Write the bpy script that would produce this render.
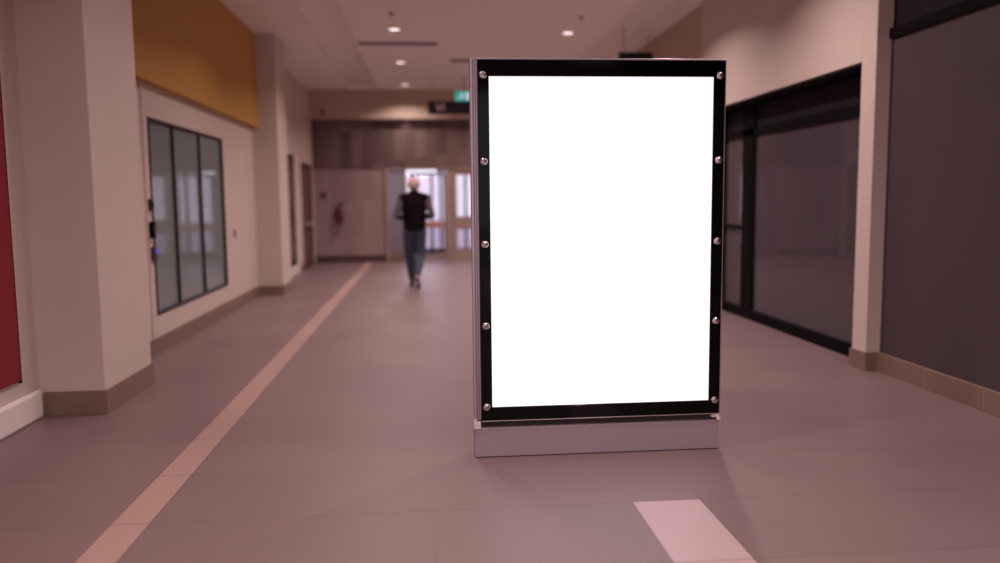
import bpy, bmesh, math, random
from mathutils import Vector, Matrix
random.seed(4)
S = bpy.context.scene
for o in list(bpy.data.objects): bpy.data.objects.remove(o)
COL = S.collection
PI = math.pi

# ------------------------------------------------------------------ camera
cd = bpy.data.cameras.new('camera'); cam = bpy.data.objects.new('camera', cd); COL.objects.link(cam)
EYE = 1.40
# columns: image right, image down, forward, in world axes
RR = Vector((0.99590, -0.08997, -0.00999))
DD = Vector((-0.01905, -0.10044, -0.99476))
FF = Vector((0.08849, 0.99087, -0.10174))
cam.matrix_world = Matrix(((RR.x, -DD.x, -FF.x, 0), (RR.y, -DD.y, -FF.y, 0), (RR.z, -DD.z, -FF.z, EYE), (0, 0, 0, 1)))
cd.sensor_width = 36; cd.lens = 804 * 36 / 1000; cd.clip_start = .05; cd.clip_end = 200
cd.dof.use_dof = True; cd.dof.focus_distance = 4.3; cd.dof.aperture_fstop = 0.72
S.camera = cam

# ------------------------------------------------------------------ colour, world, exposure
S.view_settings.view_transform = 'Standard'; S.view_settings.look = 'None'
S.view_settings.gamma = 1; S.view_settings.use_curve_mapping = False
S.view_settings.exposure = 0
def lin(h):
    h = h.lstrip('#'); r = [int(h[i:i+2], 16) / 255 for i in (0, 2, 4)]
    return tuple(v / 12.92 if v <= .04045 else ((v + .055) / 1.055) ** 2.4 for v in r) + (1,)
W = bpy.data.worlds.new('world'); S.world = W; W.use_nodes = True
bg = W.node_tree.nodes['Background']; bg.inputs[0].default_value = (0.88, 0.80, 0.93, 1); bg.inputs[1].default_value = 1.2
LAMP_POWER = 41.0
LAMP_COL = (1.0, 0.80, 0.79)
SPOT_SPREAD = math.radians(138)

# ------------------------------------------------------------------ materials
MATS = {}
def mat(name, col, rough=.6, metal=0., spec=.5, noise=0., nscale=3., emit=None, estr=0., bump=0., bscale=60., coat=0.):
    if name in MATS: return MATS[name]
    m = bpy.data.materials.new(name); m.use_nodes = True; nt = m.node_tree; b = nt.nodes['Principled BSDF']
    c = lin(col) if isinstance(col, str) else tuple(col) + (1,)
    b.inputs['Base Color'].default_value = c; b.inputs['Roughness'].default_value = rough
    b.inputs['Metallic'].default_value = metal; b.inputs['Specular IOR Level'].default_value = spec
    b.inputs['Coat Weight'].default_value = coat
    tc = nt.nodes.new('ShaderNodeTexCoord')
    if noise:
        n = nt.nodes.new('ShaderNodeTexNoise'); n.inputs['Scale'].default_value = nscale; n.inputs['Detail'].default_value = 4
        nt.links.new(tc.outputs['Object'], n.inputs['Vector'])
        mx = nt.nodes.new('ShaderNodeMix'); mx.data_type = 'RGBA'
        mx.inputs['A'].default_value = tuple(v * (1 - noise) for v in c[:3]) + (1,)
        mx.inputs['B'].default_value = tuple(min(1, v * (1 + noise)) for v in c[:3]) + (1,)
        nt.links.new(n.outputs['Fac'], mx.inputs['Factor']); nt.links.new(mx.outputs['Result'], b.inputs['Base Color'])
    if bump:
        n2 = nt.nodes.new('ShaderNodeTexNoise'); n2.inputs['Scale'].default_value = bscale
        nt.links.new(tc.outputs['Object'], n2.inputs['Vector'])
        bp = nt.nodes.new('ShaderNodeBump'); bp.inputs['Strength'].default_value = bump; bp.inputs['Distance'].default_value = .01
        nt.links.new(n2.outputs['Fac'], bp.inputs['Height']); nt.links.new(bp.outputs['Normal'], b.inputs['Normal'])
    if emit:
        b.inputs['Emission Color'].default_value = lin(emit) if isinstance(emit, str) else tuple(emit) + (1,)
        b.inputs['Emission Strength'].default_value = estr
    MATS[name] = m; return m

def glass(name, tint, ior=1.5, rough=.0, body=None, bodyfac=0.):
    m = bpy.data.materials.new(name); m.use_nodes = True; nt = m.node_tree; nt.nodes.clear()
    out = nt.nodes.new('ShaderNodeOutputMaterial'); mix = nt.nodes.new('ShaderNodeMixShader')
    tr = nt.nodes.new('ShaderNodeBsdfTransparent'); tr.inputs[0].default_value = lin(tint)
    gl = nt.nodes.new('ShaderNodeBsdfGlossy'); gl.inputs['Roughness'].default_value = rough; gl.inputs[0].default_value = (1, 1, 1, 1)
    fr = nt.nodes.new('ShaderNodeFresnel'); fr.inputs[0].default_value = ior
    base = tr
    if body:
        df = nt.nodes.new('ShaderNodeBsdfDiffuse'); df.inputs[0].default_value = lin(body)
        m2 = nt.nodes.new('ShaderNodeMixShader'); m2.inputs[0].default_value = bodyfac
        nt.links.new(tr.outputs[0], m2.inputs[1]); nt.links.new(df.outputs[0], m2.inputs[2]); base = m2
    nt.links.new(fr.outputs[0], mix.inputs[0]); nt.links.new(base.outputs[0], mix.inputs[1]); nt.links.new(gl.outputs[0], mix.inputs[2])
    nt.links.new(mix.outputs[0], out.inputs[0]); MATS[name] = m; return m

def math_node(nt, op, a, b=None, c=None):
    n = nt.nodes.new('ShaderNodeMath'); n.operation = op
    for i, v in enumerate((a, b, c)):
        if v is None: continue
        if isinstance(v, (int, float)): n.inputs[i].default_value = v
        else: nt.links.new(v, n.inputs[i])
    return n.outputs[0]

def floor_material():
    m = bpy.data.materials.new('floor_tile'); m.use_nodes = True; nt = m.node_tree; b = nt.nodes['Principled BSDF']
    tc = nt.nodes.new('ShaderNodeTexCoord'); sp = nt.nodes.new('ShaderNodeSeparateXYZ'); nt.links.new(tc.outputs['Object'], sp.inputs[0])
    x, y = sp.outputs[0], sp.outputs[1]
    M = lambda *a: math_node(nt, *a)
    def between(v, lo, hi): return M('MULTIPLY', M('GREATER_THAN', v, lo), M('LESS_THAN', v, hi))
    def joint(v, off, step, w):
        f = M('FRACT', M('DIVIDE', M('SUBTRACT', v, off - 100 * step), step))
        d = M('MINIMUM', f, M('SUBTRACT', 1.0, f)); return M('LESS_THAN', d, w / step)
    jx = joint(x, 0.005, 1.24, .0022); jy = joint(y, 3.53, .63, .0028)
    stripe = between(x, -1.405, -1.238)
    patch = M('MULTIPLY', between(x, .92, 1.24), M('LESS_THAN', y, 3.53))
    light = M('MAXIMUM', stripe, patch)
    edge = M('MAXIMUM', M('MAXIMUM', between(x, -1.408, -1.403), between(x, -1.240, -1.236)), M('MULTIPLY', M('MAXIMUM', between(x, .918, .922), between(x, 1.238, 1.242)), M('LESS_THAN', y, 3.53)))
    jn = M('MAXIMUM', M('MAXIMUM', M('MULTIPLY', jx, .45), jy), edge)
    # each tile its own faint tone
    ti = M('FLOOR', M('DIVIDE', M('SUBTRACT', x, .005), 1.24)); tj = M('FLOOR', M('DIVIDE', M('SUBTRACT', y, 3.53), .63))
    cmb = nt.nodes.new('ShaderNodeCombineXYZ'); nt.links.new(ti, cmb.inputs[0]); nt.links.new(tj, cmb.inputs[1])
    wn = nt.nodes.new('ShaderNodeTexWhiteNoise'); nt.links.new(cmb.outputs[0], wn.inputs[0])
    ns = nt.nodes.new('ShaderNodeTexNoise'); ns.inputs['Scale'].default_value = .9; ns.inputs['Detail'].default_value = 5; nt.links.new(tc.outputs['Object'], ns.inputs[0])
    tone = M('ADD', M('MULTIPLY', M('SUBTRACT', wn.outputs[0], .5), .06), M('MULTIPLY', M('SUBTRACT', ns.outputs[0], .5), .22))
    tone = M('ADD', tone, 1.0)
    def mix(f, A, B):
        n = nt.nodes.new('ShaderNodeMix'); n.data_type = 'RGBA'; nt.links.new(f, n.inputs['Factor'])
        for k, v in (('A', A), ('B', B)):
            if isinstance(v, tuple): n.inputs[k].default_value = v
            else: nt.links.new(v, n.inputs[k])
        return n.outputs['Result']
    c = mix(stripe, lin(FLOOR_C), lin(STRIPE_C)); c = mix(patch, c, lin(PATCH_C)); c = mix(M('MULTIPLY', jn, .8), c, lin('#5a4644'))
    vm = nt.nodes.new('ShaderNodeVectorMath'); vm.operation = 'SCALE'; nt.links.new(c, vm.inputs[0]); nt.links.new(tone, vm.inputs['Scale'])
    nt.links.new(vm.outputs[0], b.inputs['Base Color'])
    nt.links.new(M('ADD', .36, M('MULTIPLY', ns.outputs[0], .16)), b.inputs['Roughness'])
    return m
FLOOR_C, STRIPE_C, PATCH_C = '#7a6564', '#a5887f', '#b89da0'

def plank_material(nm='dark_wood_planks', ca='#433030', cb='#877069'):
    m = bpy.data.materials.new(nm); m.use_nodes = True; nt = m.node_tree; b = nt.nodes['Principled BSDF']
    tc = nt.nodes.new('ShaderNodeTexCoord'); sp = nt.nodes.new('ShaderNodeSeparateXYZ'); nt.links.new(tc.outputs['Object'], sp.inputs[0])
    M = lambda *a: math_node(nt, *a)
    i = M('FLOOR', M('DIVIDE', sp.outputs[0], .24)); j = M('FLOOR', M('DIVIDE', M('ADD', sp.outputs[2], M('MULTIPLY', i, .77)), 1.6))
    cmb = nt.nodes.new('ShaderNodeCombineXYZ'); nt.links.new(i, cmb.inputs[0]); nt.links.new(j, cmb.inputs[1])
    wn = nt.nodes.new('ShaderNodeTexWhiteNoise'); nt.links.new(cmb.outputs[0], wn.inputs[0])
    mp = nt.nodes.new('ShaderNodeMapping'); mp.inputs['Scale'].default_value = (14, 14, 1.2); nt.links.new(tc.outputs['Object'], mp.inputs[0])
    ns = nt.nodes.new('ShaderNodeTexNoise'); ns.inputs['Scale'].default_value = 2; nt.links.new(mp.outputs[0], ns.inputs[0])
    f = M('ADD', M('MULTIPLY', wn.outputs[0], .6), M('MULTIPLY', ns.outputs[0], .4))
    mx = nt.nodes.new('ShaderNodeMix'); mx.data_type = 'RGBA'; nt.links.new(f, mx.inputs['Factor'])
    mx.inputs['A'].default_value = lin(ca); mx.inputs['B'].default_value = lin(cb)
    nt.links.new(mx.outputs['Result'], b.inputs['Base Color']); b.inputs['Roughness'].default_value = .5
    return m

def base_tile_material():
    m = bpy.data.materials.new('baseboard_tile'); m.use_nodes = True; nt = m.node_tree; b = nt.nodes['Principled BSDF']
    tc = nt.nodes.new('ShaderNodeTexCoord'); sp = nt.nodes.new('ShaderNodeSeparateXYZ'); nt.links.new(tc.outputs['Object'], sp.inputs[0])
    M = lambda *a: math_node(nt, *a)
    f = M('FRACT', M('DIVIDE', M('ADD', sp.outputs[1], 60.3), .62)); jn = M('LESS_THAN', M('MINIMUM', f, M('SUBTRACT', 1.0, f)), .006)
    ns = nt.nodes.new('ShaderNodeTexNoise'); ns.inputs['Scale'].default_value = 2.5; nt.links.new(tc.outputs['Object'], ns.inputs[0])
    mx = nt.nodes.new('ShaderNodeMix'); mx.data_type = 'RGBA'; nt.links.new(ns.outputs[0], mx.inputs['Factor'])
    mx.inputs['A'].default_value = lin('#755e54'); mx.inputs['B'].default_value = lin('#8c7264')
    m2 = nt.nodes.new('ShaderNodeMix'); m2.data_type = 'RGBA'; nt.links.new(M('MULTIPLY', jn, .5), m2.inputs['Factor'])
    nt.links.new(mx.outputs['Result'], m2.inputs['A']); m2.inputs['B'].default_value = lin('#a89488')
    nt.links.new(m2.outputs['Result'], b.inputs['Base Color']); b.inputs['Roughness'].default_value = .45
    return m

M_floor = floor_material(); M_wood = plank_material(); M_base = base_tile_material()
M_wall = mat('wall_paint', '#cfbeb4', .55, noise=.03, nscale=1.3, bump=.05, bscale=180)
M_wallfar = mat('wall_tan_darker', '#bda796', .6, noise=.03, nscale=1.5)  # browner than the near wall; the darker tone is put into the colour
M_ceil = mat('ceiling_paint', '#f3ebea', .8, noise=.02, nscale=2)
M_yel = mat('ochre_paint', '#bb8c3e', .6, noise=.05, nscale=1.1)
M_red = mat('red_poster', '#860f1e', .45, noise=.04, nscale=2)
M_white = mat('white_gloss_paint', '#f0e6e2', .3, noise=.02)
M_black = mat('black_metal_frame', '#0f0a0c', .7, spec=.06, noise=.1, nscale=8)
M_blackgl = mat('black_acrylic', '#030204', .06, spec=.16, noise=.02)
M_alu = mat('brushed_aluminium', '#b9a9ad', .34, metal=.85, noise=.05, nscale=20)
M_aludark = mat('grey_metal_plinth', '#a3959c', .42, metal=.3, noise=.03, nscale=6)
M_chrome = mat('chrome', '#d6cfd0', .16, metal=1, noise=.02)
M_plastic = mat('pale_plastic', '#dccfcc', .4, noise=.02)
M_trimgap = mat('dark_trim_and_gap', '#3a2b30', .7, noise=.05)  # own dark tone of frames and housings; painted shade on the display neck
M_char = mat('charcoal_panel', '#4d3f44', .55, spec=.3, noise=.05, nscale=.8)
M_chard = mat('charcoal_transom', '#1f161a', .6, spec=.12, noise=.05)
M_inside = mat('dark_shop_interior', '#4a3d45', .8, noise=.12, nscale=1.2)
M_teal = mat('teal_grey_screen', '#8c9c9c', .7, noise=.08, nscale=.8)
M_dframe = mat('beige_metal_door', '#a08c80', .45, noise=.03)
M_navy = mat('navy_sign_face', '#0b0c1c', .35, noise=.04)
M_green = mat('green_sign_face', '#1fa090', .4, emit='#2cc4b4', estr=.45)
M_signwhite = mat('lit_sign_white', '#e0e6f0', .4, emit='#d5dcf5', estr=.6)
M_signgrey = mat('pale_sign_symbol', '#e8d4de', .5, noise=.02)
M_panel = mat('backlit_white_poster', '#f2f2f2', .5, emit=(1, 1, 1), estr=.80)
M_diff = mat('downlight_diffuser', '#ffffff', .5, emit=(1.0, .86, .90), estr=1.6)
M_slot = mat('ceiling_slot_grey', '#94827f', .7, noise=.03)
M_orange = mat('salmon_door_band', '#cf9a88', .5, noise=.03)
M_extred = mat('extinguisher_red', '#713236', .3, noise=.03)
M_glass_shop = glass('shop_glass', '#b8a8b4', ior=1.38, rough=.03, body='#6f6169', bodyfac=.5)
M_glass_win = glass('window_glass', '#c4cccc', ior=1.36, rough=.03, body='#8f9b9b', bodyfac=.68)
M_glass_clear = glass('clear_glass', '#fcfafd', ior=1.4)
M_led = mat('blue_indicator', '#3040ff', .4, emit='#3048ff', estr=.8)

# ------------------------------------------------------------------ mesh helpers
def link(name, bm, m, parent=None, smooth=False, bevel=0):
    me = bpy.data.meshes.new(name); bmesh.ops.recalc_face_normals(bm, faces=bm.faces); bm.to_mesh(me); bm.free()
    o = bpy.data.objects.new(name, me); COL.objects.link(o)
    for q in (m if isinstance(m, (list, tuple)) else [m]): me.materials.append(q)
    if smooth:
        for p in me.polygons: p.use_smooth = True
    if bevel:
        b = o.modifiers.new('bevel', 'BEVEL'); b.width = bevel; b.segments = 2; b.limit_method = 'ANGLE'
    if parent: o.parent = parent
    return o
def box(bm, x0, x1, y0, y1, z0, z1):
    v = [bm.verts.new((x, y, z)) for x in (x0, x1) for y in (y0, y1) for z in (z0, z1)]
    for f in ((0, 1, 3, 2), (4, 6, 7, 5), (0, 4, 5, 1), (2, 3, 7, 6), (0, 2, 6, 4), (1, 5, 7, 3)): bm.faces.new([v[i] for i in f])
def lathe(bm, prof, c=(0, 0, 0), axis='Z', seg=24):
    """prof: list of (r, h) along the axis"""
    rings = []
    for r, h in prof:
        ring = []
        for k in range(seg):
            a = 2 * PI * k / seg; p = (r * math.cos(a), r * math.sin(a), h)
            if axis == 'Y': p = (p[0], p[2], p[1])
            if axis == 'X': p = (p[2], p[0], p[1])
            ring.append(bm.verts.new((p[0] + c[0], p[1] + c[1], p[2] + c[2])))
        rings.append(ring)
    for a, b in zip(rings, rings[1:]):
        for k in range(seg): bm.faces.new((a[k], a[(k + 1) % seg], b[(k + 1) % seg], b[k]))
    bm.faces.new(rings[0]); bm.faces.new(list(reversed(rings[-1])))
def frame_xz(bm, x0, x1, z0, z1, hx0, hx1, hz0, hz1, y0, y1):
    """solid frame in the XZ plane with a rectangular hole"""
    rings = []
    for y in (y0, y1):
        rings.append([bm.verts.new((x, y, z)) for x, z in ((x0, z0), (x1, z0), (x1, z1), (x0, z1))])
        rings.append([bm.verts.new((x, y, z)) for x, z in ((hx0, hz0), (hx1, hz0), (hx1, hz1), (hx0, hz1))])
    a, b, c, d = rings
    for k in range(4):
        n = (k + 1) % 4
        bm.faces.new((a[k], a[n], b[n], b[k])); bm.faces.new((c[k], d[k], d[n], c[n]))
        bm.faces.new((a[k], c[k], c[n], a[n])); bm.faces.new((b[k], b[n], d[n], d[k]))
def frame_yz(bm, y0, y1, z0, z1, w, x0, x1):
    frame_xz(bm, y0, y1, z0, z1, y0 + w, y1 - w, z0 + w, z1 - w, x0, x1)
    for v in bm.verts: pass
def B(*boxes):
    bm = bmesh.new()
    for b in boxes: box(bm, *b)
    return bm
def tube(bm, pts, r, seg=10):
    pts = [Vector(p) for p in pts]; rings = []
    for i, p in enumerate(pts):
        t = (pts[min(i + 1, len(pts) - 1)] - pts[max(i - 1, 0)]).normalized()
        up = Vector((0, 0, 1)) if abs(t.z) < .9 else Vector((1, 0, 0))
        u = t.cross(up).normalized(); w = t.cross(u)
        rings.append([bm.verts.new(p + (u * math.cos(2 * PI * k / seg) + w * math.sin(2 * PI * k / seg)) * r) for k in range(seg)])
    for a, b in zip(rings, rings[1:]):
        for k in range(seg): bm.faces.new((a[k], a[(k + 1) % seg], b[(k + 1) % seg], b[k]))
    bm.faces.new(rings[0]); bm.faces.new(list(reversed(rings[-1])))
def poly(bm, pts, y0, y1):
    a = [bm.verts.new((x, y0, z)) for x, z in pts]; b = [bm.verts.new((x, y1, z)) for x, z in pts]
    bm.faces.new(a); bm.faces.new(list(reversed(b)))
    for k in range(len(pts)): n = (k + 1) % len(pts); bm.faces.new((a[k], b[k], b[n], a[n]))

def struct(name, bm, m, parent=None, **k):
    o = link(name, bm, m, parent, **k)
    if not parent: o['kind'] = 'structure'
    return o
def tag(o, label, cat, group=None):
    o['label'] = label; o['category'] = cat
    if group: o['group'] = group
    return o
def thing(name, label, cat, loc=(0, 0, 0), group=None):
    o = bpy.data.objects.new(name, None); COL.objects.link(o); o.location = loc; o.empty_display_size = .1
    return tag(o, label, cat, group)
def sroot(name, loc=(0, 0, 0)):
    o = bpy.data.objects.new(name, None); COL.objects.link(o); o.location = loc; o['kind'] = 'structure'; return o

# ------------------------------------------------------------------ room shell
CZ = 3.84
YB, YE = -6.0, 18.6
struct('floor', B((-2.9, 6.2, YB, 24.0, -.12, 0)), M_floor)
# left wall: lower face at -2.55; the openings of the window, the display case and the end door are left free
WL = -2.55; WLo = -2.86
struct('wall_left_near', B((WLo, WL - .03, YB, 5.6, 0, CZ)), M_wall)      # nearest length, set back by the white base
bm = B((WLo, WL, 5.6, 7.76, 0, 2.49), (WLo, WL, 7.76, 10.46, 0, .345), (WLo, WL, 7.76, 10.46, 2.19, 2.49),
       (WLo, WL, 10.46, 12.32, 0, 2.49),
       (WLo, WL, 12.32, 14.20, 0, CZ), (WLo, WL, 14.20, 16.30, 0, .17), (WLo, WL, 14.20, 16.30, 2.28, CZ),
       (WLo, WL, 16.30, 16.86, 0, CZ), (WLo, WL, 16.86, 18.3, 2.2, CZ), (WLo, WL, 18.3, YE, 0, CZ))
struct('wall_left', bm, M_wall)
struct('wall_left_upper', B((WLo, -2.46, 5.6, 12.32, 2.49, CZ)), M_yel)
struct('wall_left_pier', B((-2.7, -2.16, 5.48, 6.38, 0, CZ)), M_wall, bevel=.006)
struct('wall_left_pier', B((-2.7, -2.18, 12.3, 13.05, 0, CZ)), M_wall, bevel=.006)
# right wall
WR = 3.48
OY0, OY1, OZ = 6.28, 9.75, 2.46
bm = B((WR, 3.86, 6.07, OY0, 0, CZ), (WR, 3.86, OY0, OY1, OZ, CZ), (WR, 3.86, OY1, 10.1, 0, CZ))
struct('wall_right', bm, M_wall, bevel=.004)
struct('wall_right_far', B((3.53, 3.86, 10.1, YE, 0, CZ)), M_wallfar)
struct('wall_right_near', B((3.60, 3.86, YB, 6.07, 0, 2.60)), M_char)
struct('wall_right_transom', B((3.61, 3.86, YB, 6.07, 2.68, CZ)), M_chard)
struct('trim_1', B((3.575, 3.86, YB, 6.066, 2.60, 2.68)), M_black, bevel=.004)
# end wall with its white downstand beam
struct('wall_end_beam', B((WLo, 3.86, 18.3, 18.62, 3.21, CZ)), M_wallfar)
struct('wall_end_upper', B((WLo, 3.86, YE - .02, 18.75, 2.12, 3.21)), M_wood)
struct('wall_end', B((WLo, -.95, YE, 18.75, 0, 2.12), (1.5, 3.86, YE, 18.75, 0, 2.12)), plank_material('light_wood_planks', '#8f7876', '#b09a97'))
struct('wall_back', B((-2.9, -2.0, YB - .15, YB, 0, CZ), (3.0, 3.9, YB - .15, YB, 0, CZ), (-2.0, 3.0, YB - .15, YB, 3.3, CZ)), M_wall)     # unseen opening added behind the viewer so sky light reaches the corridor
struct('floor_unseen_bounce', B((-14, 14, -30, YB, -.14, -.01)), mat('outside_paving', '#b9b2c0', .8, noise=.05))  # unseen ground added behind the viewer to throw daylight up inside
# ceiling with two long recessed troughs
bm = B((WLo, -1.70, YB, 18.65, CZ, CZ + .2), (-1.05, 2.69, YB, 18.65, CZ, CZ + .2), (3.30, 3.86, YB, 18.65, CZ, CZ + .2),
       (-1.70, -1.05, YB, 18.3, CZ + .17, CZ + .22), (2.69, 3.30, YB, 18.3, CZ + .17, CZ + .22),
       (-1.70, -1.05, 18.3, 18.65, CZ, CZ + .2), (2.69, 3.30, 18.3, 18.65, CZ, CZ + .2))
struct('ceiling', bm, M_ceil)

# baseboards
struct('baseboard_left', B((WL, WL + .012, 6.38, 12.3, 0, .14), (WL, -2.148, 5.465, 5.48, 0, .16), (-2.16, -2.148, 5.48, 6.39, 0, .16),
       (WL, -2.168, 12.288, 12.3, 0, .14), (-2.18, -2.168, 12.3, 13.06, 0, .14), (WL, WL + .012, 13.06, 14.2, 0, .13),
       (WL, -2.148, 6.38, 6.39, 0, .16), (WL, WL + .012, 16.3, 16.84, 0, .13)), M_base, bevel=.003)
struct('baseboard_left_near', B((WL - .03, WL + .01, YB, 5.44, 0, .19)), M_white, bevel=.02)
struct('baseboard_right', B((3.565, 3.60, YB, 6.06, 0, .15), (3.468, 3.60, 6.05, 6.07, 0, .15), (3.468, 3.48, 6.07, OY0 + .02, 0, .15), (3.468, 3.48, OY1, 10.1, 0, .15), (3.518, 3.53, 10.1, YE, 0, .14)), M_base, bevel=.003)
struct('baseboard_end', B((WL, -.95, 18.585, YE, 0, .16), (1.5, 3.52, 18.585, YE, 0, .16)), mat('dark_brown_base', '#523c3c', .5, noise=.05), bevel=.003)
# slim vertical seam cover between pier and window
struct('trim_2', B((WL, WL + .012, 7.60, 7.625, .14, 2.47)), M_wall)

# ------------------------------------------------------------------ left window
def yz_frame(name, parent, m, y0, y1, z0, z1, w, x0, x1, bevel=.003):
    bm = bmesh.new(); box(bm, x0, x1, y0, y1, z0, z0 + w); box(bm, x0, x1, y0, y1, z1 - w, z1)
    box(bm, x0, x1, y0, y0 + w, z0 + w, z1 - w); box(bm, x0, x1, y1 - w, y1, z0 + w, z1 - w)
    return link(name, bm, m, parent, bevel=bevel)
w1 = sroot('window_1', (0, 0, 0))
yz_frame('window_frame', w1, M_trimgap, 7.762, 10.458, .347, 2.188, .024, WL - .05, WL + .012)
for y in (8.50, 9.46): link('mullion', B((WL - .05, WL + .008, y - .012, y + .012, .371, 2.164)), M_trimgap, w1)
for a, b in ((7.786, 8.488), (8.512, 9.448), (9.472, 10.434)):
    link('pane', B((WL - .028, WL - .020, a, b, .371, 2.164)), M_glass_win, w1)
bm = B((WL - .30, WL - .27, 7.76, 10.46, .345, 2.19))
for z in (.75, 1.22, 1.45, 1.95): box(bm, WL - .27, WL - .262, 7.76, 10.46, z, z + .012)
link('back_panel', bm, M_teal, w1)

# ------------------------------------------------------------------ far left display window and end door
w2 = sroot('window_2')
yz_frame('window_frame', w2, M_black, 14.21, 15.98, .18, 2.27, .05, WL - .03, WL + .003, bevel=0)
link('white_sill', B((WL, WL + .012, 14.2, 16.30, .0, .18)), M_white, w2)
link('pane', B((WL - .012, WL - .004, 14.26, 15.93, .23, 2.22)), glass('display_glass', '#c8b8b4', ior=1.25, body='#8f6e6a', bodyfac=.6), w2)
link('back_panel', B((WL - .16, WL - .14, 14.2, 16.3, .17, 2.28)), mat('brown_display', '#8c6a64', .6, noise=.1), w2)
link('white_post', B((WL - .06, WL + .008, 15.98, 16.30, .18, 2.28)), M_white, w2)
d1 = sroot('door_1')
yz_frame('door_frame', d1, M_trimgap, 16.87, 18.29, -.06, 2.19, .06, WL - .06, WL + .002)
link('door_leaf', B((WL - .07, WL - .03, 16.93, 18.23, .01, 2.13)), mat('brown_door', '#6a4c4a', .5, noise=.05), d1, bevel=.004)
link('push_bar', B((WL - .03, WL + .05, 17.02, 18.12, .88, .95)), M_aludark, d1, bevel=.01)

# ------------------------------------------------------------------ right shopfront
w3 = sroot('window_3')
GX = 3.68
bm = B((GX - .03, GX + .05, OY0, OY1, 2.40, 2.46), (GX - .03, GX + .05, OY0, OY1, 2.08, 2.17), (GX - .04, GX + .05, OY0, OY1, 0, .11),
       (GX - .03, GX + .05, OY0, OY0 + .05, .11, 2.40), (GX - .03, GX + .05, OY1 - .06, OY1, .11, 2.40))
link('window_frame', bm, M_black, w3, bevel=.004)
link('mullion', B((GX - .03, GX + .05, 8.80, 9.12, .11, 2.40)), M_black, w3, bevel=.004)
link('transom_panel', B((GX, GX + .01, OY0 + .05, 8.80, 2.17, 2.40)), M_chard, w3)
link('transom_panel', B((GX, GX + .01, 9.12, OY1 - .06, 2.17, 2.40)), M_chard, w3)
link('pane', B((GX, GX + .01, OY0 + .05, 8.80, .11, 2.08)), M_glass_shop, w3)
link('pane', B((GX, GX + .01, 9.12, OY1 - .06, .11, 2.08)), M_glass_shop, w3)
link('soffit_lining', B((WR + .004, GX - .03, OY0, OY1, 2.44, 2.462)), M_chard, w3)
link('door_rail', B((GX - .03, GX + .03, 9.12, OY1 - .06, 1.02, 1.07)), M_black, w3)
bm = B((5.6, 5.7, OY0 - .4, OY1 + 1, 0, 2.6), (GX + .05, 5.7, OY0 - .5, OY0 - .4, 0, 2.6), (GX + .05, 5.7, OY1 + 1, OY1 + 1.1, 0, 2.6), (3.87, 5.7, OY0 - .5, OY1 + 1.1, 2.6, 2.7))
struct('wall_shop', bm, M_inside)
bm = bmesh.new()
for k in range(14):                                               # vertical blind drawn across the shop glass
    y = OY0 + .1 + k * .24; dx = .02 * (k % 2)
    box(bm, 3.98 + dx, 3.985 + dx, y, y + .235, .5 + 0 * k, 2.3)
tag(link('vertical_blind', bm, mat('plum_blind', '#5d4f59', .7, noise=.12, nscale=2.2)), 'dark plum vertical blind hanging behind the right shopfront glass', 'blind')

# ------------------------------------------------------------------ red wall poster at the left edge
t = thing('poster_panel', 'tall red poster panel with black edge on the near left wall', 'poster', (WL - .029, 4.02, .28))
link('red_face', B((0, .022, -1.4, 1.19, .02, 2.0)), M_red, t)
link('black_edge', B((0, .026, -1.4, 1.195, 2.0, 2.03), (0, .024, 1.19, 1.195, .0, 2.0), (0, .026, -1.42, -1.4, 0, 2.03)), M_black, t)

# ------------------------------------------------------------------ wall devices beside the window
t = thing('door_sensor', 'small dark sensor topmost of the devices left of the window', 'sensor', (WL, 7.70, 1.38))
link('housing', B((0, .035, -.03, .03, -.055, .055)), M_trimgap, t, bevel=.006); link('lens', B((.035, .04, -.015, .015, -.02, .02)), M_black, t)
t = thing('card_reader', 'black card reader, the largest and middle device left of the window', 'card reader', (WL, 7.68, 1.15))
link('housing', B((0, .045, -.045, .045, -.075, .075)), M_black, t, bevel=.008); link('keypad', B((.045, .05, -.03, .03, -.05, .04)), M_navy, t)
t = thing('intercom', 'grey intercom with a blue light, lowest device left of the window', 'intercom', (WL, 7.72, .93))
link('housing', B((0, .035, -.05, .04, -.065, .065)), M_char, t, bevel=.008)
bm = bmesh.new(); lathe(bm, [(.014, 0), (.013, .008), (.006, .012)], (.035, .0, .02), 'X', 12); link('indicator', bm, M_led, t)
t = thing('wall_switch', 'small grey wall switch to the right of the left window', 'switch', (WL, 10.94, .985))
link('plate', B((0, .012, -.05, .05, -.05, .05)), M_slot, t, bevel=.004); link('rocker', B((.012, .022, -.022, .022, -.03, .03)), M_slot, t, bevel=.003)

# ------------------------------------------------------------------ ceiling fixtures
def downlight(x, y, z, label, r=.08, power=1.0, diff=None):
    t = thing('downlight', label, 'ceiling light', (x, y, z), 'round recessed downlights along the ceiling')
    bm = bmesh.new(); lathe(bm, [(r + .02, 0), (r + .018, -.008), (r + .004, -.012), (r, -.004), (r, 0)], seg=28); link('trim_ring', bm, M_white, t, smooth=False)
    bm = bmesh.new(); lathe(bm, [(r - .002, -.001), (r - .004, -.006)], seg=28); link('diffuser', bm, diff or M_diff, t)
    ld = bpy.data.lights.new('downlight_lamp', 'AREA'); ld.shape = 'DISK'; ld.size = r * 1.8; ld.energy = LAMP_POWER * power; ld.color = LAMP_COL; ld.spread = SPOT_SPREAD
    lo = bpy.data.objects.new('lamp', ld); COL.objects.link(lo); lo.parent = t; lo.location = (0, 0, -.02)
    return t
names = {11.9: 'nearest', 14.7: 'second', 17.5: 'farthest'}
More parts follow.
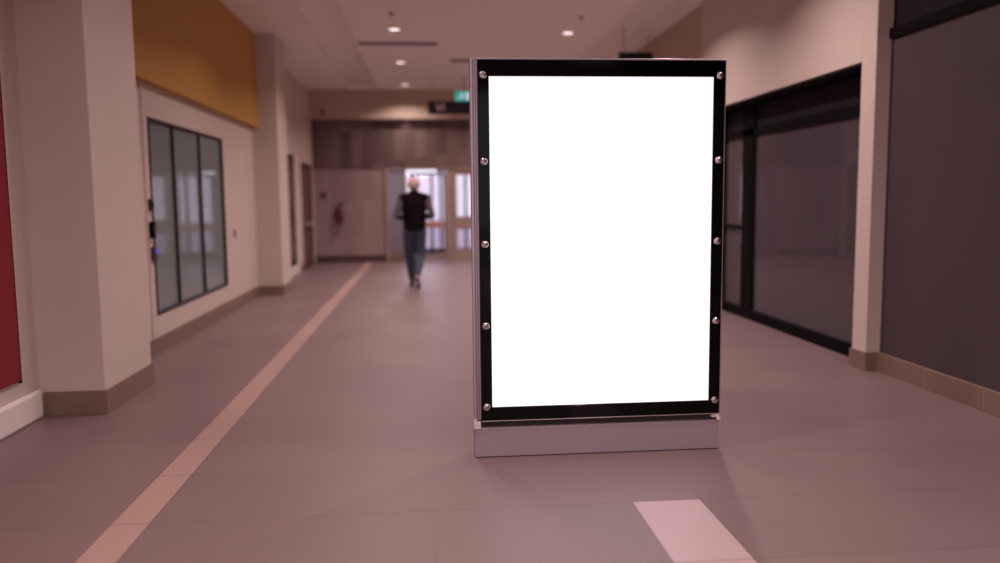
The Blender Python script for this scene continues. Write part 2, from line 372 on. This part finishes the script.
for y in (0.7, 3.5, 6.3, 9.1, 11.9, 14.7, 17.5, -2.1, -4.5):  # farthest row behind the viewer is unseen, added to brighten camera-facing faces
    for x in (-.42, 2.12):
        side = 'left' if x < 0 else 'right'
        if x < 0: lab = {11.9: 'lit round downlight, largest and nearest of the left row above the walking man', 14.7: 'lit round downlight, middle of the three in the left row', 17.5: 'lit round downlight, farthest of the left row near the end beam'}.get(y)
        else: lab = {12.1: '', 11.9: 'lit round downlight above the backlit display, alone in the right row'}.get(y)
        if lab is None: lab = 'lit round downlight in the ceiling out of view, %s row at %.0f metres' % (side, abs(y))
        pw = {0.7: 1.0, 3.5: .8, 6.3: .6, 9.1: .95, -2.1: 2.0, -4.5: 2.2, 17.5: .7} if x < 0 else {0.7: .8, 3.5: .4, 6.3: 1.1, 9.1: 1.0, -2.1: 2.0, -4.5: 2.0}
        downlight(x, y + (.15 if x > 0 else 0), CZ, lab, power=pw.get(y, 1.0))
downlight(-.43, 18.45, 3.2, 'small downlight under the white beam above the wood wall', r=.07, power=.012, diff=M_signgrey)
def sprinkler(x, y, label):
    t = thing('sprinkler', label, 'sprinkler', (x, y, CZ), 'ceiling sprinkler heads')
    bm = bmesh.new(); lathe(bm, [(.045, 0), (.042, -.008), (.015, -.012), (.012, -.02), (.0125, -.021)], seg=20); link('escutcheon', bm, M_slot, t, smooth=True)
    bm = bmesh.new(); lathe(bm, [(.006, -.02), (.006, -.034), (.03, -.036), (.03, -.039)], seg=16); link('deflector', bm, M_aludark, t)
sprinkler(-.42, 10.91, 'small dark sprinkler head ahead of the nearest left downlight'); sprinkler(2.12, 11.03, 'small dark sprinkler head ahead of the downlight above the display')
def diffuser(x0, x1, y, label):
    t = thing('air_slot', label, 'air vent', ((x0 + x1) / 2, y, CZ), 'linear air slots in the ceiling'); h = (x1 - x0) / 2
    link('slot_frame', B((-h, h, -.08, .08, -.012, 0)), M_slot, t, bevel=.003)
    bm = bmesh.new()
    for k in (-.04, 0, .04): box(bm, -h + .02, h - .02, k - .008, k + .008, -.03, -.012)
    link('blades', bm, M_aludark, t)
diffuser(-1.03, .21, 12.94, 'long grey air slot across the ceiling between the first two left downlights')
diffuser(.45, 1.7, 14.45, 'grey air slot on the ceiling partly hidden by the top left of the display')

# hanging signs
t = thing('wayfinding_sign', 'dark navy hanging sign with a pale symbol under the green sign', 'sign', (.80, 16.3, 3.10))
link('sign_box', B((-.745, .745, -.05, .05, 0, .25)), M_navy, t, bevel=.006)
bm = bmesh.new()
poly(bm, [(-.60, .19), (-.565, .19), (-.53, .09), (-.495, .19), (-.46, .19), (-.51, .05), (-.55, .05)], -.058, -.05)
poly(bm, [(-.45, .05), (-.42, .05), (-.42, .17), (-.45, .17)], -.058, -.05)
lathe(bm, [(.02, 0), (.02, .008)], (-.435, -.058, .20), 'Y', 14)
link('symbol', bm, M_signgrey, t)
for x in (-.65, .65): bm = bmesh.new(); tube(bm, [(x, 0, .25), (x, 0, .74)], .005); link('hanging_rod', bm, M_aludark, t)
t = thing('exit_sign', 'small lit green running figure exit sign over the navy hanging sign', 'exit sign', (.78, 16.3, 3.355))
link('sign_box', B((-.19, .19, -.03, .03, 0, .185)), M_green, t, bevel=.004)
link('doorway_symbol', B((.03, .16, -.036, -.03, .02, .165)), M_signwhite, t)
bm = bmesh.new(); lathe(bm, [(.016, 0), (.016, .006)], (-.045, -.036, .148), 'Y', 14)
poly(bm, [(-.06, .13), (-.03, .125), (-.045, .075), (-.075, .08)], -.036, -.03)
poly(bm, [(-.075, .082), (-.058, .08), (-.10, .03), (-.15, .028), (-.15, .042), (-.108, .044)], -.036, -.03)
poly(bm, [(-.06, .08), (-.045, .075), (-.03, .05), (-.035, .02), (-.048, .02), (-.045, .047)], -.036, -.03)
poly(bm, [(-.035, .122), (-.005, .10), (.012, .11), (.015, .10), (-.005, .086), (-.035, .105)], -.036, -.03)
poly(bm, [(-.06, .13), (-.095, .115), (-.10, .09), (-.09, .088), (-.083, .107), (-.06, .115)], -.036, -.03)
link('running_figure', bm, M_signwhite, t)
bm = bmesh.new(); tube(bm, [(0, 0, .185), (0, 0, .485)], .01); link('hanging_rod', bm, M_aludark, t)
t = thing('hanging_sign', 'small black hanging sign just above the display top near the right wall', 'sign', (3.2, 12.2, 3.35))
link('sign_box', B((-.28, .24, -.04, .04, 0, .235)), M_navy, t, bevel=.006)
for x in (-.2, .18): bm = bmesh.new(); tube(bm, [(x, 0, .235), (x, 0, .62 if x < .1 else .62)], .008); link('hanging_rod', bm, M_aludark, t)
t = thing('wall_alarm', 'small tan alarm sounder on the white beam at the corridor end', 'alarm', (-2.26, 18.3, 3.34))
bm = bmesh.new(); lathe(bm, [(.07, 0), (.07, -.02), (.05, -.05), (.02, -.055)], axis='Y', seg=20); link('housing', bm, mat('tan_plastic', '#a07a50', .5, noise=.02), t, smooth=False)
link('label_plate', B((-.03, .03, -.058, -.055, -.01, .01)), M_trimgap, t)

# ------------------------------------------------------------------ things on the wood wall
t = thing('fire_extinguisher', 'dull red fire extinguisher hung on the dark wood end wall', 'fire extinguisher', (-1.96, 18.52, .92))
bm = bmesh.new(); lathe(bm, [(.07, 0), (.08, .012), (.08, .29), (.065, .335), (.03, .365), (.026, .38)], seg=24); link('cylinder', bm, M_extred, t, smooth=True)
bm = bmesh.new(); lathe(bm, [(.028, .375), (.028, .41), (.012, .42)], seg=16); box(bm, -.02, .10, -.012, .012, .415, .43); box(bm, -.02, .09, -.012, .012, .385, .397); link('valve_handle', bm, M_black, t)
bm = bmesh.new(); tube(bm, [(-.025, 0, .395), (-.08, -.01, .38), (-.11, -.01, .3), (-.105, -.01, .15), (-.10, -.01, .06)], .011); link('hose', bm, M_black, t, smooth=True)
link('bracket', B((-.05, .05, .07, .08, .10, .30), (-.085, .085, -.004, .08, .20, .215)), M_slot, t)
t = thing('call_point', 'tiny dark red call point left of the fire extinguisher', 'alarm button', (-2.33, YE, 1.53))
link('housing', B((-.05, .05, -.04, 0, -.05, .05)), M_extred, t, bevel=.006); link('glass_window', B((-.03, .03, -.044, -.04, -.03, .03)), M_trimgap, t)

# ------------------------------------------------------------------ entrance at the end
dd = sroot('door_2')
Y0, Y1 = 18.52, 18.62
link('door_frame', B((-.95, -.88, Y0, Y1, 0, 2.12), (-.53, -.46, Y0, Y1, 0, 2.12), (.45, .56, Y0, Y1, 0, 2.12), (1.42, 1.5, Y0, Y1, 0, 2.12), (-.88, 1.42, Y0, Y1, 2.085, 2.12)), M_dframe, dd, bevel=.004)
link('side_panel', B((-.88, -.53, Y0 + .02, Y1 - .02, 0, .17)), M_base, dd)
link('side_pane', B((-.88, -.53, Y0 + .045, Y0 + .055, .17, 2.085)), glass('side_glass', '#b0a4ac', body='#a096a0', bodyfac=.6), dd)
leaf = B((.56, .68, Y0 + .03, Y0 + .075, .01, 2.08), (1.30, 1.42, Y0 + .03, Y0 + .075, .01, 2.08), (.68, 1.30, Y0 + .03, Y0 + .075, .01, .26), (.68, 1.30, Y0 + .03, Y0 + .075, .72, 1.02), (.68, 1.30, Y0 + .03, Y0 + .075, 1.96, 2.08))
leaf = link('door_leaf', leaf, M_dframe, dd, bevel=.004)
link('upper_pane', B((.68, 1.30, Y0 + .048, Y0 + .056, 1.02, 1.96)), M_glass_clear, leaf)
link('lower_pane', B((.68, 1.30, Y0 + .048, Y0 + .056, .26, .72)), M_glass_clear, leaf)
link('push_plate', B((.60, .64, Y0 + .02, Y0 + .03, .9, 1.2)), M_aludark, leaf)
# vestibule behind
VY = 21.4
M_vest = mat('vestibule_paint', '#cfc4d8', .6, noise=.03)
struct('wall_vestibule', B((-1.6, -1.5, 18.75, VY, 0, 2.2), (2.2, 2.3, 18.75, VY, 0, 2.2)), M_vest)
struct('ceiling_vestibule', B((-1.6, 2.3, 18.75, VY, 2.2, 2.3)), M_vest)
d3 = sroot('door_3')
fr = [(x - .03, x + .03, VY, VY + .08, 0, 2.2) for x in (-1.47, -.6, .12, .36, 1.02, 1.5, 2.17)] + [(-1.5, 2.2, VY, VY + .08, 2.14, 2.2), (-1.5, 2.2, VY, VY + .08, 0, .1)]
link('door_frame', B(*fr), M_black, d3)
link('pane', B((-1.45, 2.15, VY + .03, VY + .04, .1, 2.12)), M_glass_clear, d3)
# open inner leaf, swung into the vestibule, with a salmon band
tdoor = sroot('door_4'); tdoor.location = (.44, 18.66, 0); tdoor.rotation_euler = (0, 0, math.radians(158))
lw = .88
of = link('door_frame', B((0, .06, -.02, .02, .02, 2.02), (lw - .06, lw, -.02, .02, .02, 2.02), (.06, lw - .06, -.02, .02, .02, .14), (.06, lw - .06, -.02, .02, 1.97, 2.02)), M_dframe, tdoor)
link('pane', B((.06, lw - .06, -.004, .004, .14, 1.97)), M_glass_clear, tdoor)
link('push_bar', B((.04, lw - .02, -.05, .03, .76, .90)), M_orange, tdoor, bevel=.01)
t = thing('strip_light', 'long lit strip light above the doorway behind the man', 'ceiling light', (-.17, 20.2, 2.2))
link('housing', B((-.44, .44, -.1, .1, -.06, 0)), M_white, t, bevel=.005)
link('tube_cover', B((-.41, .41, -.08, .08, -.15, -.06)), mat('strip_diffuser', '#ffffff', .5, emit=(.86, .82, 1.0), estr=1.1), t, bevel=.01)
ld = bpy.data.lights.new('strip_lamp', 'AREA'); ld.shape = 'RECTANGLE'; ld.size = .8; ld.size_y = .15; ld.energy = 40; ld.color = (.84, .80, 1.0)
lo = bpy.data.objects.new('lamp', ld); COL.objects.link(lo); lo.parent = t; lo.location = (0, 0, -.16)
struct('floor_outside', B((-14, 14, 24.0, 60, -.14, -.02)), mat('outside_paving', '#b9b2c0', .8, noise=.05))

# ------------------------------------------------------------------ backlit advertising display
AX0, AX1, AY = .234, 1.600, 4.252
t = thing('advertising_display', 'freestanding backlit white advertising display with black studded border on grey plinth', 'advertising display', ((AX0 + AX1) / 2, AY, 0))
hw = (AX1 - AX0) / 2; ox = (AX0 + AX1) / 2
link('plinth', B((-hw, hw - .002, 0, .12, .004, .165)), M_aludark, t, bevel=.003)
link('neck', B((-hw + .03, hw - .03, .03, .10, .165, .215)), M_trimgap, t)  # dark colour stands in for shade in the gap under the cabinet
link('cabinet', B((-hw + .002, hw,   .012, .13, .210, 2.122)), M_alu, t, bevel=.004)
bm = B((-hw, hw, .0, .134, 2.122, 2.131)); link('top_trim', bm, M_alu, t, bevel=.002)
# left profile: three ribs and two channels
bm = B((-hw - .001, -hw + .012, -.004, .012, .212, 2.122), (-hw + .016, -hw + .024, -.006, .012, .212, 2.122), (-hw + .028, -hw + .036, -.004, .012, .212, 2.122))
link('side_profile', bm, M_alu, t, bevel=.002)
bx0, bx1 = .272 - ox, 1.592 - ox; wx0, wx1, wz0, wz1 = .331 - ox, 1.5325 - ox, .281, 2.036
bm = bmesh.new(); frame_xz(bm, bx0, bx1, .209, 2.120, wx0, wx1, wz0, wz1, -.010, .004); link('black_border', bm, M_blackgl, t, bevel=.002)
link('white_poster', B((wx0 - .01, wx1 + .01, -.002, .006, wz0 - .01, wz1 + .01)), M_panel, t)
bm = B((bx1, bx1 + .006, -.012, .012, .209, 2.122), (bx0, bx1, -.012, .012, .2035, .2085)); link('edge_trim', bm, M_chrome, t)
link('back_panel', B((-hw + .06, hw - .06, .13, .14, .28, 2.05)), M_blackgl, t)
def screw(x, z, k):
    bm = bmesh.new(); lathe(bm, [(.019, 0), (.021, -.003), (.0195, -.009), (.014, -.013), (.006, -.0145)], (0, 0, 0), 'Y', 24)
    s = link('screw', bm, M_chrome, t, smooth=True); s.location = (x, -.010, z)
    c = link('cross_slot', B((-.009, .009, -.0152, -.0125, -.0018, .0018), (-.0018, .0018, -.0152, -.0125, -.009, .009)), M_trimgap, s); c.rotation_euler = (0, k * .7, 0)
for k, z in enumerate((2.042, 1.598, 1.163, .727, .284)):
    screw(.2995 - ox, z, k); screw(1.5645 - ox, z, k + 2)
for z in (2.105, 1.99, .43):
    bm = bmesh.new(); lathe(bm, [(.007, 0), (.007, -.004), (.003, -.007)], (-hw + .001, .03, z), 'X', 12); link('rivet', bm, M_chrome, t)
link('corner_bracket', B((-hw - .003, -hw + .034, -.012, .03, .163, .202), (-hw + .0, -hw + .01, -.012, .03, .202, .216)), M_plastic, t, bevel=.002)
bm = bmesh.new(); poly(bm, [(hw - .05, .196), (hw - .01, .204), (hw + .002, .168), (hw - .02, .168), (hw - .024, .188), (hw - .05, .186)], -.012, .03)
link('corner_bracket', bm, M_plastic, t)

# ------------------------------------------------------------------ the walking man
def ball(bm, c, r, seg=16):
    r = r if isinstance(r, (tuple, list)) else (r, r, r)
    bmesh.ops.create_uvsphere(bm, u_segments=seg, v_segments=max(8, seg // 2), radius=1, matrix=Matrix.Translation(c) @ Matrix.Diagonal((*r, 1)))
def limb(bm, pts, seg=16, sx=1., sy=1.):
    """chain of (x,y,z,r) joined by tapered segments with round joints"""
    for p in pts: ball(bm, p[:3], p[3] if len(p) == 4 else p[3:6], seg)
    for a, b in zip(pts, pts[1:]):
        A, Bv = Vector(a[:3]), Vector(b[:3]); d = Bv - A
        if d.length < 1e-5: continue
        ra, rb = (a[3:6] if len(a) > 4 else (a[3],) * 3), (b[3:6] if len(b) > 4 else (b[3],) * 3)
        n = max(2, int(d.length / max(.009, .7 * min(min(ra), min(rb)))))
        for k in range(1, n):
            f = k / n; ball(bm, A + d * f, tuple(ra[i] * (1 - f) + rb[i] * f for i in range(3)), seg)
def remesh(name, bm, m, parent, vox=.008, it=6):
    o = link(name, bm, m, None)
    r = o.modifiers.new('r', 'REMESH'); r.mode = 'VOXEL'; r.voxel_size = vox; r.use_smooth_shade = True
    s = o.modifiers.new('s', 'SMOOTH'); s.factor = .5; s.iterations = it
    dg = bpy.context.evaluated_depsgraph_get(); dg.update(); me = bpy.data.meshes.new_from_object(o.evaluated_get(dg))
    o.modifiers.clear(); old = o.data; o.data = me; me.name = name; bpy.data.meshes.remove(old)
    if not me.materials: me.materials.append(m)
    for p in me.polygons: p.use_smooth = True
    o.parent = parent; return o
pm = thing('person', 'person walking away in dark sleeveless vest and blue jeans, bald head', 'person', (-.205, 12.98, 0))
M_skin = mat('skin', '#c2948a', .55, noise=.05, nscale=20)
M_vest_c = mat('dark_vest', '#170b10', .85, spec=.08, noise=.15, nscale=14)
M_shirt = mat('mauve_shirt', '#54454f', .85, noise=.1, nscale=14)
M_jean = mat('blue_denim', '#3c4256', .85, noise=.18, nscale=9)
M_shoe = mat('black_shoe', '#120d10', .45, noise=.1, nscale=14)
M_hair = mat('grey_hair', '#b8a49c', .8, noise=.1, nscale=40)
sh = {s: Vector((s * .195, -.01, 1.44)) for s in (-1, 1)}
el = {-1: Vector((-.285, -.07, 1.155)), 1: Vector((.28, -.07, 1.165))}
wr = {-1: Vector((-.17, .175, 1.10)), 1: Vector((.16, .185, 1.12))}
hipj = {s: Vector((s * .088, 0, .93)) for s in (-1, 1)}
kn = {-1: Vector((-.09, .10, .50)), 1: Vector((.08, .03, .505))}
an = {-1: Vector((-.06, .17, .09)), 1: Vector((.03, -.27, .20))}
bm = bmesh.new()
limb(bm, [(0, 0, .93, .155, .105, .10), (0, 0, 1.08, .14, .10, .1), (0, .0, 1.28, .165, .115, .1), (0, -.01, 1.40, .15, .095, .06)], 20)
limb(bm, [(0, -.015, 1.42, .07), (0, .01, 1.55, .064)])
ball(bm, (0, .01, 1.662), (.090, .106, .106), 24); ball(bm, (0, .05, 1.60), (.064, .066, .076), 20)       # skull and jaw
limb(bm, [(0, .114, 1.655, .010), (0, .132, 1.622, .013)]); ball(bm, (0, .122, 1.618), (.020, .014, .011))            # nose
ball(bm, (-.033, .108, 1.667), (.024, .012, .008)); ball(bm, (.033, .108, 1.667), (.024, .012, .008)); ball(bm, (0, .112, 1.590), (.023, .008, .005)); ball(bm, (0, .108, 1.579), (.020, .008, .005)); ball(bm, (0, .098, 1.548), (.026, .022, .018))
for s in (-1, 1):
    ball(bm, (s * .087, .005, 1.632), (.010, .02, .032)); ball(bm, (s * .045, .07, 1.61), (.025, .025, .03))
    limb(bm, [tuple(sh[s]) + (.055,), tuple(sh[s].lerp(el[s], .5)) + (.05,), tuple(el[s]) + (.04,), tuple(el[s].lerp(wr[s], .4)) + (.04,), tuple(wr[s]) + (.027,)])
    limb(bm, [tuple(hipj[s]) + (.09,), tuple(hipj[s].lerp(kn[s], .4)) + (.082,), tuple(kn[s]) + (.056,), tuple(kn[s].lerp(an[s], .35)) + (.056,), tuple(an[s]) + (.036,)])
    # hand: palm, four fingers and thumb curling inward in front of the waist
    f = Vector((-s * .75, .62, .05)).normalized(); up = Vector((0, 0, 1)); inn = f.cross(up).normalized() * (1 if s > 0 else -1)
    inn = Vector((-s * .55, -.75, -.1)).normalized()
    P = wr[s]; palm = P + f * .055
    for q in (-.028, -.010, .010, .028): limb(bm, [tuple(P + f * .015 + up * q * .6) + (.014,), tuple(P + f * .09 + up * q) + (.012,)], 10)
    for q, L in ((.031, .070), (.011, .080), (-.010, .074), (-.030, .058)):
        a = P + f * .09 + up * q; b = a + (f * .8 + inn * .5) * L * .5; c = b + (f * .35 + inn * .85) * L * .32; d = c + (inn - f * .25) * L * .25
        limb(bm, [tuple(a) + (.0105,), tuple(b) + (.0095,), tuple(c) + (.0088,), tuple(d) + (.0075,)], 10)
    a = P + f * .03 + up * .028; limb(bm, [tuple(a) + (.013,), tuple(a + (up * .8 + f * .5 + inn * .3) * .04) + (.0115,), tuple(a + (up * .9 + f * 1.1 + inn * .8) * .055) + (.009,)], 10)
    dirf = Vector((s * .12, 1, 0)).normalized() if s < 0 else Vector((.05, .72, -.62)).normalized()
    limb(bm, [tuple(an[s] + Vector((0, -.02, -.035))) + (.032,), tuple(an[s] + Vector((0, -.0, -.03)) + dirf * .10) + (.03,), tuple(an[s] + Vector((0, 0, -.045)) + dirf * .17) + (.022,)], 12)
body = remesh('body', bm, M_skin, pm, .0065, 3)
for s in (-1, 1):
    bm = bmesh.new(); ball(bm, (s * .033, .102, 1.645), (.013, .011, .009), 12); ey = link('eye', bm, mat('eye_white', '#d8d2d0', .3, noise=.02), pm, smooth=True)
    bm = bmesh.new(); ball(bm, (s * .033, .1115, 1.645), (.005, .003, .005), 10); link('iris', bm, mat('dark_iris', '#2a2422', .3, noise=.02), ey, smooth=True)
# short grey fringe of hair around the bald crown
bm = bmesh.new()
for k in range(24):
    a = PI * (1.0 + k / 23) + 0; a = PI + (k / 23) * PI
    for z, rr in ((1.60, .93), (1.625, 1.0), (1.65, 1.03), (1.675, 1.02)):
        ball(bm, (.086 * rr * math.cos(a), .01 + .103 * rr * math.sin(a), z), (.012, .012, .018), 8)
remesh('hair', bm, M_hair, pm, .007, 2)
# shirt with long sleeves
bm = bmesh.new()
limb(bm, [(0, 0, 1.0, .155, .112, .06), (0, 0, 1.12, .152, .112, .1), (0, 0, 1.28, .178, .126, .1), (0, -.01, 1.395, .165, .105, .065)], 20)
limb(bm, [(0, -.014, 1.43, .072), (0, -.006, 1.475, .066)])
for s in (-1, 1): limb(bm, [tuple(sh[s]) + (.062,), tuple(sh[s].lerp(el[s], .5)) + (.062,), tuple(el[s]) + (.055,), tuple(el[s].lerp(wr[s], .45)) + (.052,), tuple(el[s].lerp(wr[s], .93)) + (.040,)])
remesh('shirt', bm, M_shirt, pm, .009, 5)
# quilted sleeveless vest
bm = bmesh.new()
limb(bm, [(0, 0, .925, .188, .14, .05), (0, 0, 1.05, .188, .138, .1), (0, 0, 1.20, .198, .142, .1), (0, 0, 1.32, .212, .142, .09), (0, -.01, 1.415, .200, .118, .062)], 22)
limb(bm, [(-.165, -.012, 1.448, .08, .095, .06), (0, -.02, 1.47, .10, .10, .075), (.165, -.012, 1.448, .08, .095, .06)]); ball(bm, (0, -.018, 1.515), (.092, .09, .05))
remesh('vest', bm, M_vest_c, pm, .009, 5)
# jeans
bm = bmesh.new()
limb(bm, [(0, 0, .90, .172, .122, .09), (0, 0, .98, .155, .115, .05)], 20)
for s in (-1, 1): limb(bm, [tuple(hipj[s] + Vector((0, 0, -.03))) + (.108,), tuple(hipj[s].lerp(kn[s], .4)) + (.100,), tuple(kn[s]) + (.080,), tuple(kn[s].lerp(an[s], .35)) + (.076,), tuple(kn[s].lerp(an[s], .9)) + (.056,)])
remesh('jeans', bm, M_jean, pm, .009, 5)
# shoes with soles
for s in (-1, 1):
    bm = bmesh.new(); A = an[s]
    if s < 0:
        limb(bm, [(A.x, A.y - .035, .05, .040, .045, .048), (A.x - .004, A.y + .06, .048, .044, .05, .046), (A.x - .012, A.y + .15, .036, .046, .055, .034), (A.x - .015, A.y + .20, .030, .036, .04, .026)])
        so = [(A.x, A.y - .035, .016, .041, .046, .014), (A.x - .012, A.y + .15, .016, .049, .058, .014), (A.x - .015, A.y + .20, .016, .038, .042, .014)]
    else:
        d = Vector((.02, .78, -.63)).normalized(); h = A + Vector((0, -.04, -.055)); e = Vector((A.x + .012, A.y + .10, .045)); n = Vector((0, -.63, -.78))
        limb(bm, [tuple(h) + (.040, .045, .045), tuple(h.lerp(e, .5)) + (.042, .048, .044), tuple(e) + (.046, .05, .036), tuple(e + Vector((.002, .065, -.010))) + (.038, .04, .026)])
        so = [tuple(h + n * .03) + (.038, .03, .03), tuple(h.lerp(e, .5) + n * .03) + (.034, .03, .03), tuple(e + Vector((0, -.01, -.027))) + (.047, .045, .016), tuple(e + Vector((.002, .065, -.027))) + (.038, .04, .014)]
    sh_o = remesh('shoe', bm, M_shoe, pm, .008, 3)
    bm = bmesh.new(); limb(bm, so, 14); so_o = remesh('sole', bm, mat('pale_sole', '#7d6e6c', .7, noise=.1) if s > 0 else M_shoe, pm, .007, 2)
    so_o.parent = sh_o
